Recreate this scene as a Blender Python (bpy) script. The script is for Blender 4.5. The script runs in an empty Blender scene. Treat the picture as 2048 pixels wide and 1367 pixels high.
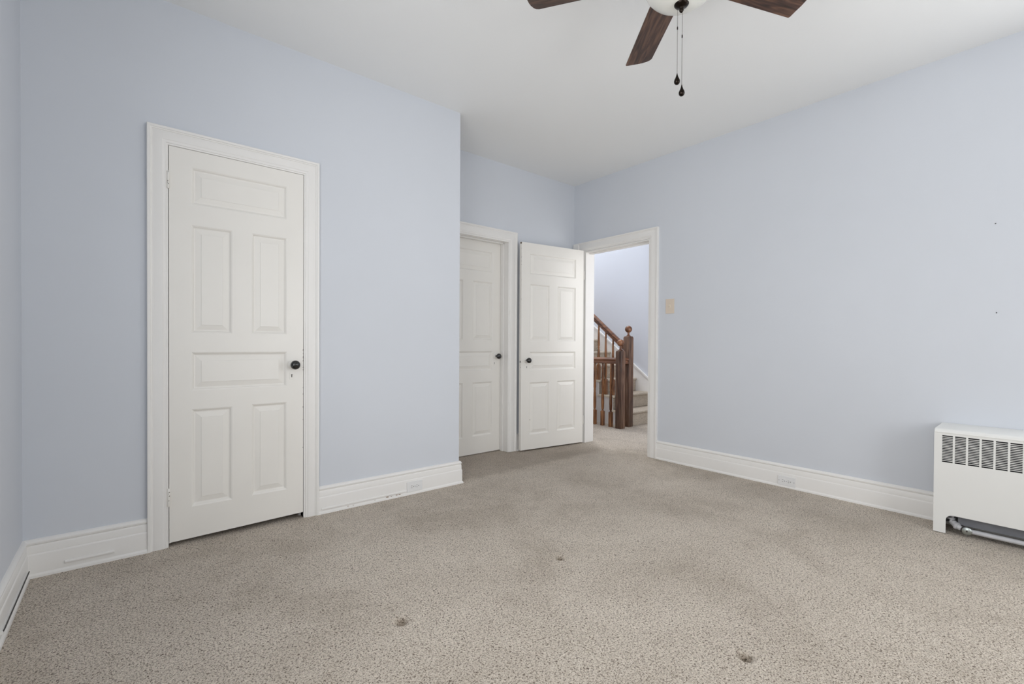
import bpy, bmesh, math, random
from mathutils import Vector, Matrix

random.seed(7)
S = bpy.context.scene
COL = S.collection
rad = math.radians

# ------------------------------------------------------------------ camera
F_PX, YAW, PITCH, ROLL = 929.385, 0.88031, -0.00937, 0.00572
CAM_H = 1.0399
cd = bpy.data.cameras.new('camera')
cd.sensor_width = 36.0
cd.lens = F_PX / 2048 * 36.0
cd.shift_y = 12.77 / 2048
cd.clip_start = 0.02
cam = bpy.data.objects.new('camera', cd)
COL.objects.link(cam)
fw = Vector((math.cos(YAW)*math.cos(PITCH), math.sin(YAW)*math.cos(PITCH), math.sin(PITCH)))
rt = Vector((math.sin(YAW), -math.cos(YAW), 0)).normalized()
up = rt.cross(fw)
r2 = rt*math.cos(ROLL) + up*math.sin(ROLL)
u2 = -rt*math.sin(ROLL) + up*math.cos(ROLL)
m = Matrix(((r2.x, u2.x, -fw.x), (r2.y, u2.y, -fw.y), (r2.z, u2.z, -fw.z)))
cam.matrix_world = Matrix.Translation((0, 0, CAM_H)) @ m.to_4x4()
S.camera = cam

# ------------------------------------------------------------------ exposure, world, lights
S.view_settings.view_transform = 'Standard'
S.view_settings.look = 'None'
S.view_settings.exposure = 0.06
S.view_settings.gamma = 1.0
S.view_settings.use_curve_mapping = False

w = bpy.data.worlds.new('world'); S.world = w; w.use_nodes = True
w.node_tree.nodes['Background'].inputs[0].default_value = (0.85, 0.92, 1.0, 1)
w.node_tree.nodes['Background'].inputs[1].default_value = 1.0

def area(name, loc, direction, sx, sy, power, color=(1, 1, 1), spread=180):
    l = bpy.data.lights.new(name, 'AREA'); l.shape = 'RECTANGLE'
    l.size = sx; l.size_y = sy; l.energy = power; l.color = color; l.spread = rad(spread)
    o = bpy.data.objects.new(name, l); COL.objects.link(o); o.location = loc
    o.rotation_euler = Vector(direction).to_track_quat('-Z', 'Y').to_euler()
    return o
# daylight outside the windows and skylight; some of these lamps are added fill
area('window_daylight_and_fill', (1.95, -1.66, 1.30), (0.12, 1, 0.10), 0.9, 1.4, 26, (1.0, 0.997, 0.985))
area('window_daylight_and_fill', (0.55, -1.66, 1.45), (0.3, 1, 0.10), 0.7, 1.75, 6, (1.0, 0.997, 0.985))  # weak fill lamp for the added second rear window
area('side_daylight_and_fill', (3.90, -0.68, 1.52), (-1, 0.0, 0.12), 1.1, 1.5, 22, (1.0, 0.997, 0.985))
area('side_daylight_and_fill', (-0.50, 0.75, 1.45), (1, 0.32, 0.05), 1.3, 1.7, 21, (1.0, 0.997, 0.99), 130)  # added fill lamp, aimed at the alcove and doorway corner
area('skylight_daylight', (5.05, 4.95, 4.78), (0, 0, -1), 1.0, 1.3, 62, (0.985, 0.99, 1.0))
area('hall_daylight_and_fill', (4.75, 6.2, 2.9), (0, -1, -0.1), 1.4, 1.6, 12, (0.98, 0.985, 1.0))
area('hall_daylight_and_fill', (4.35, 1.90, 1.5), (0.25, 1, 0), 0.7, 1.4, 16, (1.0, 0.99, 0.98))  # added lamp turned to brighten the white stair side

# ------------------------------------------------------------------ materials
MATS = {}
def new_mat(name):
    m_ = bpy.data.materials.new(name); m_.use_nodes = True
    nt = m_.node_tree; b = nt.nodes['Principled BSDF']
    return m_, nt, b
def node(nt, t, **kw):
    n = nt.nodes.new(t)
    for k, v in kw.items(): setattr(n, k, v)
    return n
def objco(nt, scale=(1, 1, 1)):
    tc = node(nt, 'ShaderNodeTexCoord'); mp = node(nt, 'ShaderNodeMapping')
    mp.inputs['Scale'].default_value = scale
    nt.links.new(tc.outputs['Object'], mp.inputs['Vector'])
    return mp.outputs['Vector']
def noise(nt, vec, scale, detail=2, rough=0.5, dist=0.0):
    n = node(nt, 'ShaderNodeTexNoise'); n.inputs['Scale'].default_value = scale
    n.inputs['Detail'].default_value = detail; n.inputs['Roughness'].default_value = rough
    n.inputs['Distortion'].default_value = dist
    nt.links.new(vec, n.inputs['Vector']); return n.outputs['Fac']
def ramp(nt, fac, stops):
    r = node(nt, 'ShaderNodeValToRGB'); e = r.color_ramp.elements
    while len(e) < len(stops): e.new(0.5)
    for el, (p, c) in zip(e, stops):
        el.position = p; el.color = (*c, 1)
    nt.links.new(fac, r.inputs['Fac']); return r.outputs['Color']
def bump(nt, b, h, strength, dist=0.01):
    bp = node(nt, 'ShaderNodeBump'); bp.inputs['Strength'].default_value = strength
    bp.inputs['Distance'].default_value = dist
    nt.links.new(h, bp.inputs['Height']); nt.links.new(bp.outputs['Normal'], b.inputs['Normal'])
def c3(r, g, b_):      # sRGB bytes to linear
    f = lambda v: (v/255/12.92) if v/255 <= 0.04045 else ((v/255+0.055)/1.055)**2.4
    return (f(r), f(g), f(b_))

def paint(name, col, rough, var=0.02, nscale=1.2, bstr=0.05, bscale=60, spec=0.5):
    m_, nt, b = new_mat(name)
    v = objco(nt)
    n1 = noise(nt, v, nscale, 3)
    lo = tuple(c*(1-var) for c in col); hi = tuple(min(1, c*(1+var)) for c in col)
    nt.links.new(ramp(nt, n1, [(0.3, lo), (0.7, hi)]), b.inputs['Base Color'])
    b.inputs['Roughness'].default_value = rough
    b.inputs['Specular IOR Level'].default_value = spec
    if bstr: bump(nt, b, noise(nt, v, bscale, 3), bstr, 0.002)
    return m_
M_WALL = paint('blue_wall_paint', c3(217, 221, 228), 0.55, 0.02, 1.0, 0.10, 35, 0.35)
M_HALLWALL = paint('hall_wall_paint', c3(216, 219, 226), 0.6, 0.01, 1.0, 0.05, 40, 0.3)
M_CEIL = paint('ceiling_paint', c3(248, 249, 249), 0.8, 0.01, 1.0, 0.05, 50, 0.2)
M_TRIM = paint('white_trim_paint', c3(244, 242, 239), 0.32, 0.012, 3.0, 0.06, 30, 0.5)
M_DOOR = paint('white_door_paint', c3(243, 240, 234), 0.34, 0.014, 3.0, 0.08, 40, 0.5)
M_HEAT = paint('heater_enamel', c3(238, 238, 235), 0.38, 0.004, 3.0, 0.0)
M_PLASTIC = paint('white_plastic', c3(238, 238, 238), 0.35, 0.0, 3, 0)
M_BEIGE = paint('ivory_plastic', c3(226, 212, 196), 0.4, 0.0, 3, 0)
M_CREAM = paint('cream_edge_paint', c3(236, 226, 206), 0.45, 0.0, 3, 0)
M_DARK = paint('dark_interior_shade', c3(34, 34, 38), 0.6, 0.0, 3, 0)  # colour carries the shade of the closet and radiator interiors
M_SLOT = paint('socket_slot_dark', c3(70, 66, 64), 0.6, 0, 3, 0)
M_STEEL = paint('grey_sheet_steel', c3(128, 130, 136), 0.5, 0.06, 20, 0)
M_PIPE = paint('painted_pipe', c3(205, 205, 208), 0.4, 0.03, 30, 0)
M_BARE = paint('bare_wood_chip', c3(150, 126, 104), 0.8, 0.15, 200, 0)
M_CHIP = paint('dark_chip', c3(96, 80, 68), 0.8, 0.1, 200, 0)

def metal(name, col, rough):
    m_, nt, b = new_mat(name); b.inputs['Base Color'].default_value = (*col, 1)
    b.inputs['Metallic'].default_value = 1; b.inputs['Roughness'].default_value = rough
    return m_
M_BRONZE = metal('dark_bronze', c3(44, 38, 34), 0.3)
M_CHAIN = metal('dark_chain', c3(96, 86, 78), 0.35)
M_NICKEL = metal('vent_metal', c3(190, 196, 194), 0.35)
m_, nt, b = new_mat('black_knob'); b.inputs['Base Color'].default_value = (0.006, 0.006, 0.006, 1)
b.inputs['Roughness'].default_value = 0.05; b.inputs['Specular IOR Level'].default_value = 0.8; b.inputs['IOR'].default_value = 1.5; M_KNOB = m_
m_, nt, b = new_mat('frosted_glass'); b.inputs['Base Color'].default_value = (*c3(236, 236, 230), 1)
b.inputs['Roughness'].default_value = 0.25; b.inputs['Transmission Weight'].default_value = 0.0
b.inputs['Subsurface Weight'].default_value = 0.25; b.inputs['Subsurface Radius'].default_value = (0.03, 0.03, 0.03); M_GLASS = m_
m_, nt, b = new_mat('window_glass')
tr = node(nt, 'ShaderNodeBsdfTransparent'); gl = node(nt, 'ShaderNodeBsdfGlossy'); gl.inputs['Roughness'].default_value = 0.02
mx = node(nt, 'ShaderNodeMixShader'); mx.inputs[0].default_value = 0.06
nt.links.new(tr.outputs[0], mx.inputs[1]); nt.links.new(gl.outputs[0], mx.inputs[2])
nt.links.new(mx.outputs[0], nt.nodes['Material Output'].inputs['Surface']); M_PANE = m_

def wood(name, dark, mid, light, scale, rough=0.4, streak=(1, 14, 14), ring=6.0):
    m_, nt, b = new_mat(name)
    v = objco(nt, streak)
    n1 = noise(nt, v, scale, 6, 0.6, 0.6)
    n2 = noise(nt, objco(nt, (streak[0]*0.6, streak[1]*0.35, streak[2]*0.35)), scale*0.8, 2, 0.5, 0.2)
    mul = node(nt, 'ShaderNodeMath', operation='MULTIPLY'); mul.inputs[1].default_value = ring
    nt.links.new(n2, mul.inputs[0])
    sn = node(nt, 'ShaderNodeMath', operation='SINE'); 
    mul2 = node(nt, 'ShaderNodeMath', operation='MULTIPLY'); mul2.inputs[1].default_value = 6.28
    nt.links.new(mul.outputs[0], mul2.inputs[0]); nt.links.new(mul2.outputs[0], sn.inputs[0])
    ma = node(nt, 'ShaderNodeMath', operation='MULTIPLY_ADD'); ma.inputs[1].default_value = 0.13
    nt.links.new(sn.outputs[0], ma.inputs[0]); nt.links.new(n1, ma.inputs[2])
    nt.links.new(ramp(nt, ma.outputs[0], [(0.28, dark), (0.5, mid), (0.74, light)]), b.inputs['Base Color'])
    b.inputs['Roughness'].default_value = rough
    bump(nt, b, ma.outputs[0], 0.08, 0.002)
    return m_
M_BLADE = wood('walnut_blade', c3(46, 29, 21), c3(76, 51, 39), c3(108, 78, 60), 4.5, 0.42, (1.2, 16, 16), 5)
M_RAIL = wood('stained_rail_wood', c3(80, 48, 30), c3(120, 78, 52), c3(156, 108, 76), 3.0, 0.3, (8, 1.0, 8), 4)
M_POST = wood('stained_post_wood', c3(64, 43, 31), c3(98, 71, 55), c3(132, 102, 82), 3.0, 0.22, (9, 9, 1.0), 4)
M_BALU = wood('golden_baluster_wood', c3(88, 52, 28), c3(140, 92, 56), c3(184, 130, 86), 4.0, 0.28, (9, 9, 1.2), 4)

def carpet(name, dark, mid, light, big=True):
    m_, nt, b = new_mat(name)
    v = objco(nt)
    # domain warp
    wn = node(nt, 'ShaderNodeTexNoise'); wn.inputs['Scale'].default_value = 60; wn.inputs['Detail'].default_value = 2
    nt.links.new(v, wn.inputs['Vector'])
    sc = node(nt, 'ShaderNodeVectorMath', operation='SCALE'); sc.inputs['Scale'].default_value = 0.018
    nt.links.new(wn.outputs['Color'], sc.inputs[0])
    ad = node(nt, 'ShaderNodeVectorMath', operation='ADD')
    nt.links.new(v, ad.inputs[0]); nt.links.new(sc.outputs[0], ad.inputs[1])
    vo = node(nt, 'ShaderNodeTexVoronoi'); vo.inputs['Scale'].default_value = 215
    vo.inputs['Randomness'].default_value = 1.0
    nt.links.new(ad.outputs[0], vo.inputs['Vector'])
    fine = noise(nt, v, 300, 2, 0.6)
    med = noise(nt, v, 145, 3, 0.65)
    # height: tuft domes minus gaps
    inv = node(nt, 'ShaderNodeMath', operation='SUBTRACT'); inv.inputs[0].default_value = 0.95
    nt.links.new(vo.outputs['Distance'], inv.inputs[1])
    h1 = node(nt, 'ShaderNodeMath', operation='MULTIPLY_ADD'); h1.inputs[1].default_value = 1.15
    iv2 = node(nt, 'ShaderNodeMath', operation='MULTIPLY_ADD'); iv2.inputs[1].default_value = 0.62; iv2.inputs[2].default_value = 0.04
    nt.links.new(inv.outputs[0], iv2.inputs[0])
    nt.links.new(med, h1.inputs[0]); nt.links.new(iv2.outputs[0], h1.inputs[2])
    h2 = node(nt, 'ShaderNodeMath', operation='MULTIPLY_ADD'); h2.inputs[1].default_value = 0.5
    nt.links.new(fine, h2.inputs[0]); nt.links.new(h1.outputs[0], h2.inputs[2])
    hh = node(nt, 'ShaderNodeMath', operation='MULTIPLY'); hh.inputs[1].default_value = 0.6
    nt.links.new(h2.outputs[0], hh.inputs[0])
    col = ramp(nt, hh.outputs[0], [(0.515, dark), (0.615, mid), (0.78, light)])
    # worn and brushed patches of pile
    p1 = noise(nt, v, 1.5, 4, 0.6, 0.5); p2 = noise(nt, v, 9, 3, 0.6, 0.3)
    pm = node(nt, 'ShaderNodeMath', operation='MULTIPLY_ADD'); pm.inputs[1].default_value = 0.28
    nt.links.new(p2, pm.inputs[0]); nt.links.new(p1, pm.inputs[2])
    pr = ramp(nt, pm.outputs[0], [(0.44, (0.78, 0.76, 0.73)), (0.62, (0.94, 0.93, 0.92)), (0.82, (1.05, 1.05, 1.05))])
    mul = node(nt, 'ShaderNodeMix', data_type='RGBA', blend_type='MULTIPLY'); mul.inputs['Factor'].default_value = 1
    nt.links.new(col, mul.inputs['A']); nt.links.new(pr, mul.inputs['B'])
    last = mul.outputs['Result']
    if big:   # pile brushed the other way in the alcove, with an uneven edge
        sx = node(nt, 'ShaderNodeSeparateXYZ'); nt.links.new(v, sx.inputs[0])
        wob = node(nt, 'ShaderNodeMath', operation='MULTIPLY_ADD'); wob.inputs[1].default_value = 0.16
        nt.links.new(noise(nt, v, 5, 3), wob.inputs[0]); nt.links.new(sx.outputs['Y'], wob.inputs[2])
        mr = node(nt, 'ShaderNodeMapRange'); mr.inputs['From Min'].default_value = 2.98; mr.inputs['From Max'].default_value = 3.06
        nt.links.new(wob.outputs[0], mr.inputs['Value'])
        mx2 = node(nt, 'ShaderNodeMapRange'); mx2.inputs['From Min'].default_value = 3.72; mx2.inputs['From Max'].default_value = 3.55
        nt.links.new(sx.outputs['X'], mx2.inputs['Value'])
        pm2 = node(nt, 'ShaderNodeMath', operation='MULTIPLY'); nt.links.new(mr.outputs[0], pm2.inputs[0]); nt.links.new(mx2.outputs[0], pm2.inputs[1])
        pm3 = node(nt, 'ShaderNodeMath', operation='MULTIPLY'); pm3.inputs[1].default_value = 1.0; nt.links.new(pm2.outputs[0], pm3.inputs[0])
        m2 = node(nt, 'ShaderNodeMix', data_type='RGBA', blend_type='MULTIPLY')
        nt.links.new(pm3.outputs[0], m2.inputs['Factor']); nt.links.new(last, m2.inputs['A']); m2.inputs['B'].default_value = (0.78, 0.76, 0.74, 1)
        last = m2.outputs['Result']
        # self-shadow of the furniture dents painted dark into the pile; last is a fleck
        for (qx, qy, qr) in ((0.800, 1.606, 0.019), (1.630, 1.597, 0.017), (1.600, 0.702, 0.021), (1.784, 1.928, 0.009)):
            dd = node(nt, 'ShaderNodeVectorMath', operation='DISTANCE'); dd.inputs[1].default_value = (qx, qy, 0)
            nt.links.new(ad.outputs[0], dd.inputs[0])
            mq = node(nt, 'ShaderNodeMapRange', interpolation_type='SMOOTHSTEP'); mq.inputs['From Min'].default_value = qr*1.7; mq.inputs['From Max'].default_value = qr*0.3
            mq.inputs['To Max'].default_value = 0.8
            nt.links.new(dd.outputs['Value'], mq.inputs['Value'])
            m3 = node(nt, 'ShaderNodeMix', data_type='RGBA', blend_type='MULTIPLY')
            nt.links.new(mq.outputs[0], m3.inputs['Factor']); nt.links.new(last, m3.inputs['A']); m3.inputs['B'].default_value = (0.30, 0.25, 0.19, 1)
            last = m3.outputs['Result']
    nt.links.new(last, b.inputs['Base Color'])
    b.inputs['Roughness'].default_value = 1.0; b.inputs['Specular IOR Level'].default_value = 0.05
    b.inputs['Sheen Weight'].default_value = 0.25; b.inputs['Sheen Roughness'].default_value = 0.6
    b.inputs['Sheen Tint'].default_value = (0.9, 0.87, 0.84, 1)
    bump(nt, b, hh.outputs[0], 0.9, 0.012)
    return m_
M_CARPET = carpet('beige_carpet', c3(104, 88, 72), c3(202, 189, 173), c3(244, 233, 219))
M_STAIRCARPET = carpet('stair_carpet', c3(140, 124, 102), c3(200, 186, 167), c3(236, 224, 208), False)

# ------------------------------------------------------------------ helpers
def mesh_obj(name, bm, mat, parent=None, bevel=0, smooth=False, seg=2, angle=40):
    bmesh.ops.recalc_face_normals(bm, faces=bm.faces)
    me = bpy.data.meshes.new(name); bm.to_mesh(me); bm.free()
    mats = mat if isinstance(mat, (list, tuple)) else [mat]
    for q in mats: me.materials.append(q)
    o = bpy.data.objects.new(name, me); COL.objects.link(o)
    if parent: o.parent = parent
    if smooth or bevel:
        me.polygons.foreach_set('use_smooth', [True]*len(me.polygons))
        try: me.set_sharp_from_angle(angle=rad(angle))
        except Exception: pass
    if bevel:
        bv = o.modifiers.new('bevel', 'BEVEL'); bv.width = bevel; bv.segments = seg
        bv.limit_method = 'ANGLE'; bv.angle_limit = rad(35); bv.harden_normals = False
    return o
def box(bm, x0, x1, y0, y1, z0, z1, mi=0):
    vs = [bm.verts.new(p) for p in ((x0,y0,z0),(x1,y0,z0),(x1,y1,z0),(x0,y1,z0),(x0,y0,z1),(x1,y0,z1),(x1,y1,z1),(x0,y1,z1))]
    for f in ((0,3,2,1),(4,5,6,7),(0,1,5,4),(1,2,6,5),(2,3,7,6),(3,0,4,7)):
        fc = bm.faces.new([vs[i] for i in f]); fc.material_index = mi
def boxes(lst):
    bm = bmesh.new()
    for q in lst: box(bm, *q)
    return bm
def lathe(bm, prof, cx, cy, cz=0, seg=28, axis='z', cap=True):
    """profile (radius, height) rings round an axis through (cx,cy,cz)"""
    rings = []
    for r, hgt in prof:
        ring = []
        for i in range(seg):
            a = 2*math.pi*i/seg; ca, sa = r*math.cos(a), r*math.sin(a)
            p = {'z': (cx+ca, cy+sa, cz+hgt), 'y': (cx+ca, cy+hgt, cz+sa), 'x': (cx+hgt, cy+ca, cz+sa)}[axis]
            ring.append(bm.verts.new(p))
        rings.append(ring)
    for a, b_ in zip(rings, rings[1:]):
        for i in range(seg):
            bm.faces.new((a[i], a[(i+1) % seg], b_[(i+1) % seg], b_[i]))
    if cap:
        bm.faces.new(rings[0]); bm.faces.new(rings[-1])
def ball_prof(r, n=10, z=0):
    return [(max(1e-4, r*math.sin(math.pi*i/n)), z - r*math.cos(math.pi*i/n)) for i in range(n+1)]
def sweep(path, prof, fn, closed_prof=True):
    """sweep profile (u,t) along a 2-D path with mitres; u is to the left of travel; fn(a,b,t) gives the 3-D point"""
    n = len(path); dirs = []
    for i in range(n-1):
        d = Vector((path[i+1][0]-path[i][0], path[i+1][1]-path[i][1])).normalized(); dirs.append(d)
    bm = bmesh.new(); rings = []
    for i, p in enumerate(path):
        if i == 0: m_ = Vector((-dirs[0].y, dirs[0].x))
        elif i == n-1: m_ = Vector((-dirs[-1].y, dirs[-1].x))
        else:
            n0 = Vector((-dirs[i-1].y, dirs[i-1].x)); n1 = Vector((-dirs[i].y, dirs[i].x))
            m_ = (n0+n1).normalized(); m_ = m_ / m_.dot(n0)
        rings.append([bm.verts.new(fn(p[0]+m_.x*u, p[1]+m_.y*u, t)) for u, t in prof])
    k = len(prof)
    for a, b_ in zip(rings, rings[1:]):
        for i in range(k):
            bm.faces.new((a[i], a[(i+1) % k], b_[(i+1) % k], b_[i]))
    bm.faces.new(rings[0]); bm.faces.new(rings[-1])
    return bm
def tube(bm, pts, r, seg=8):
    pts = [Vector(p) for p in pts]; rings = []
    for i, p in enumerate(pts):
        d = (pts[min(i+1, len(pts)-1)] - pts[max(i-1, 0)]).normalized()
        a = d.cross(Vector((0, 0, 1)) if abs(d.z) < 0.9 else Vector((1, 0, 0))).normalized(); b_ = d.cross(a)
        rr = r[i] if isinstance(r, (list, tuple)) else r
        rings.append([bm.verts.new(p + (a*math.cos(2*math.pi*k/seg) + b_*math.sin(2*math.pi*k/seg))*rr) for k in range(seg)])
    for a, b_ in zip(rings, rings[1:]):
        for i in range(seg): bm.faces.new((a[i], a[(i+1) % seg], b_[(i+1) % seg], b_[i]))
    bm.faces.new(rings[0]); bm.faces.new(rings[-1])
def poly_prism(bm, pts, fn, t0, t1):
    """outline in 2-D given a thickness t0..t1; fn(a,b,t) -> 3-D"""
    A = [bm.verts.new(fn(a, b_, t0)) for a, b_ in pts]; B = [bm.verts.new(fn(a, b_, t1)) for a, b_ in pts]
    bm.faces.new(A); bm.faces.new(B[::-1]); n = len(pts)
    for i in range(n): bm.faces.new((A[i], A[(i+1) % n], B[(i+1) % n], B[i]))
def tag(o, label=None, cat=None, group=None, kind=None):
    if label: o['label'] = label
    if cat: o['category'] = cat
    if group: o['group'] = group
    if kind: o['kind'] = kind
    return o
def empty(name, loc=(0, 0, 0), rz=0):
    o = bpy.data.objects.new(name, None); COL.objects.link(o); o.location = loc; o.rotation_euler = (0, 0, rz)
    o.empty_display_size = 0.1
    return o
def place_children(root, objs):       # parts built in world coordinates, hung on a root placed elsewhere
    bpy.context.view_layer.update()
    inv = root.matrix_world.inverted()
    for o in objs:
        o.parent = root; o.matrix_parent_inverse = inv

# ------------------------------------------------------------------ room dimensions
XC, XB, XE = -0.358, 3.734, 1.905          # left wall, right wall, end of closet wall
YA, YA2, YK = 2.923, 3.471, -1.5           # closet wall, alcove wall, wall behind
H = 2.75
XH, XF = 3.85, 5.72                        # hall side of right wall, far hall wall

# ------------------------------------------------------------------ floor with furniture dents
def dented_floor():
    x0, x1, y0, y1 = XC-0.12, XF+0.1, YK-0.1, 6.3
    bm = bmesh.new()
    step = 0.008
    dents = [(0.787, 1.593, 0.020, 0.030), (1.621, 1.585, 0.018, 0.030), (1.592, 0.690, 0.021, 0.032), (1.784, 1.928, 0.010, 0.012)]
    xs = []; ys = []
    fx0, fx1, fy0, fy1 = 0.2, 3.4, 0.3, 2.2
    a = x0
    while a < fx0: xs.append(a); a += 0.12
    a = fx0
    while a < fx1: xs.append(a); a += step
    a = fx1
    while a < x1: xs.append(a); a += 0.12
    xs.append(x1)
    a = y0
    while a < fy0: ys.append(a); a += 0.12
    a = fy0
    while a < fy1: ys.append(a); a += step
    a = fy1
    while a < y1: ys.append(a); a += 0.12
    ys.append(y1)
    grid = []
    for y in ys:
        row = []
        for x in xs:
            z = 0.0
            for dx, dy, r, dep in dents:
                q = ((x-dx)**2+(y-dy)**2)/(r*r)
                if q < 9: z -= dep*math.exp(-q*1.3) - 0.0015*math.exp(-((math.sqrt(q)-1.8)**2)*4)
            row.append(bm.verts.new((x, y, z)))
        grid.append(row)
    for j in range(len(ys)-1):
        for i in range(len(xs)-1):
            bm.faces.new((grid[j][i], grid[j][i+1], grid[j+1][i+1], grid[j+1][i]))
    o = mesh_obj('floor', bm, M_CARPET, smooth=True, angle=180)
    md = o.modifiers.new('thick', 'SOLIDIFY'); md.thickness = 0.08; md.offset = -1
    tag(o, 'beige cut-pile carpet covering the bedroom floor and landing, with small furniture dents', 'floor', kind='structure')
dented_floor()

# ------------------------------------------------------------------ walls and ceiling
def struct(name, bm, mat, label, cat, **kw):
    o = mesh_obj(name, bm, mat, **kw); tag(o, label, cat, kind='structure'); return o
struct('ceiling', boxes([(XC-0.12, XH, YK-0.12, 3.75, H, H+0.1)]), M_CEIL, 'plain white painted ceiling of the bedroom', 'ceiling')
struct('ceiling_hall', boxes([(XH, 4.5, 1.95, 6.4, 4.6, 4.7), (5.6, XF+0.1, 1.95, 6.4, 4.6, 4.7), (4.5, 5.6, 1.95, 4.25, 4.6, 4.7), (4.5, 5.6, 5.65, 6.4, 4.6, 4.7)]), M_CEIL, 'high white ceiling over the stairwell', 'ceiling')
struct('wall_left', boxes([(XC-0.12, XC, YK-0.12, 0.10, 0, H), (XC-0.12, XC, 1.40, 3.75, 0, H), (XC-0.12, XC, 0.10, 1.40, 0, 0.60), (XC-0.12, XC, 0.10, 1.40, 2.30, H)]), M_WALL, 'pale blue wall at the far left edge, left of the closet door', 'wall')
D1 = (0.157, 0.8035, 2.034)
struct('wall_front', boxes([(XC, D1[0], YA, YA+0.11, 0, H), (D1[1], XE, YA, YA+0.11, 0, H), (D1[0], D1[1], YA, YA+0.11, D1[2], H),
                            (XE-0.11, XE, YA+0.11, YA2, 0, H)]), M_WALL, 'pale blue closet wall that juts out around the narrow closed door', 'wall')
struct('wall_closet', boxes([(XC, XE, YA2, YA2+0.1, 0, H)]), M_DARK, 'back wall inside the closet, coloured dark for the unlit space', 'wall')  # shade of the closed closet put into the wall colour
D2 = (2.03, 2.815, 2.02)
struct('wall_alcove', boxes([(XE, D2[0], YA2, YA2+0.15, 0, H), (D2[1], XB, YA2, YA2+0.15, 0, H), (D2[0], D2[1], YA2, YA2+0.15, D2[2], H)]),
       M_WALL, 'pale blue recessed wall behind the open door', 'wall')
D3 = (2.513, 3.302, 2.02)
wr = struct('wall_right', boxes([(XB, XH, YK-0.12, -1.25, 0, H), (XB, XH, -0.10, D3[0], 0, H), (XB, XH, -1.25, -0.10, 0, 0.75), (XB, XH, -1.25, -0.10, 2.30, H), (XB, XH, D3[1], YA2+0.15, 0, H), (XB, XH, D3[0], D3[1], D3[2], H),
                            (XB, XH, YA2+0.15, 6.4, 0, 4.6), (XB+0.002, XH, 1.95, YA2+0.15, H+0.1, 4.6)]), M_WALL, 'long pale blue wall with the light switch and heater', 'wall')
for (yy, zz) in ((0.288, 1.727), (0.279, 1.230)):
    bm = bmesh.new(); lathe(bm, [(0.0028, 0), (0.0028, -0.003), (0.0008, -0.0035)], XB, yy, zz, 10, 'x')
    mesh_obj('nail', bm, M_KNOB, wr, smooth=True)
# rear wall with a window opening and an added fill window opening
W1, W2, WZ = (0.20, 0.90), (1.45, 2.45), (0.58, 2.32)
struct('wall_back', boxes([(XC, W1[0], YK-0.12, YK, 0, H), (W1[1], W2[0], YK-0.12, YK, 0, H), (W2[1], XB, YK-0.12, YK, 0, H),
                           (W1[0], W1[1], YK-0.12, YK, 0, WZ[0]), (W1[0], W1[1], YK-0.12, YK, WZ[1], H),
                           (W2[0], W2[1], YK-0.12, YK, 0, WZ[0]), (W2[0], W2[1], YK-0.12, YK, WZ[1], H)]), M_WALL, 'pale blue wall with a window and an added fill window behind the viewer', 'wall')
struct('wall_hall_far', boxes([(XF, XF+0.1, 1.95, 6.4, 0, 4.6)]), M_HALLWALL, 'bright pale blue wall behind the staircase, seen through the doorway', 'wall')
hw = (4.05, 5.45, 2.1, 3.75)
struct('wall_hall_end', boxes([(XH, hw[0], 6.0, 6.12, 0, 4.6), (hw[1], XF, 6.0, 6.12, 0, 4.6), (hw[0], hw[1], 6.0, 6.12, 0, hw[2]), (hw[0], hw[1], 6.0, 6.12, hw[3], 4.6)]),
       M_HALLWALL, 'hall wall with the stairwell window', 'wall')
hn = (4.0, 4.75, 0.8, 2.2)
struct('wall_hall_near', boxes([(XH, hn[0], 1.95, 2.05, 0, 4.6), (hn[1], XF, 1.95, 2.05, 0, 4.6), (hn[0], hn[1], 1.95, 2.05, 0, hn[2]), (hn[0], hn[1], 1.95, 2.05, hn[3], 4.6)]),
       M_HALLWALL, 'hall wall at the near end of the landing', 'wall')

def side_window(name, b0, b1, z0, z1, x0, x1, label):
    root = empty(name, ((x0+x1)/2, (b0+b1)/2, z0)); tag(root, label, 'window', kind='structure')
    t = 0.05; xm = (x0+x1)/2; zm = (z0+z1)/2; parts = []
    parts.append(mesh_obj('window_frame', boxes([(x0, x1, b0, b0+t, z0, z1), (x0, x1, b1-t, b1, z0, z1), (x0, x1, b0+t, b1-t, z1-t, z1), (x0, x1, b0+t, b1-t, z0, z0+t)]), M_TRIM, bevel=0.003))
    parts.append(mesh_obj('meeting_rail', boxes([(xm-0.02, xm+0.02, b0+t, b1-t, zm-0.02, zm+0.02)]), M_TRIM, bevel=0.002))
    parts.append(mesh_obj('window_pane', boxes([(xm-0.002, xm+0.002, b0+t, b1-t, z0+t, zm-0.02), (xm-0.002, xm+0.002, b0+t, b1-t, zm+0.02, z1-t)]), M_PANE))
    place_children(root, parts)
def window(name, a0, a1, z0, z1, y0, y1, label):
    root = empty(name, ((a0+a1)/2, (y0+y1)/2, z0)); tag(root, label, 'window', kind='structure')
    t = 0.05; ym = (y0+y1)/2; parts = []
    bm = boxes([(a0, a0+t, y0, y1, z0, z1), (a1-t, a1, y0, y1, z0, z1), (a0+t, a1-t, y0, y1, z1-t, z1), (a0+t, a1-t, y0, y1, z0, z0+t)])
    parts.append(mesh_obj('window_frame', bm, M_TRIM, bevel=0.003))
    zm = (z0+z1)/2
    parts.append(mesh_obj('meeting_rail', boxes([(a0+t, a1-t, ym-0.02, ym+0.02, zm-0.02, zm+0.02)]), M_TRIM, bevel=0.002))
    parts.append(mesh_obj('window_pane', boxes([(a0+t, a1-t, ym-0.002, ym+0.002, z0+t, zm-0.02), (a0+t, a1-t, ym-0.002, ym+0.002, zm+0.02, z1-t)]), M_PANE))
    place_children(root, parts)
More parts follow.
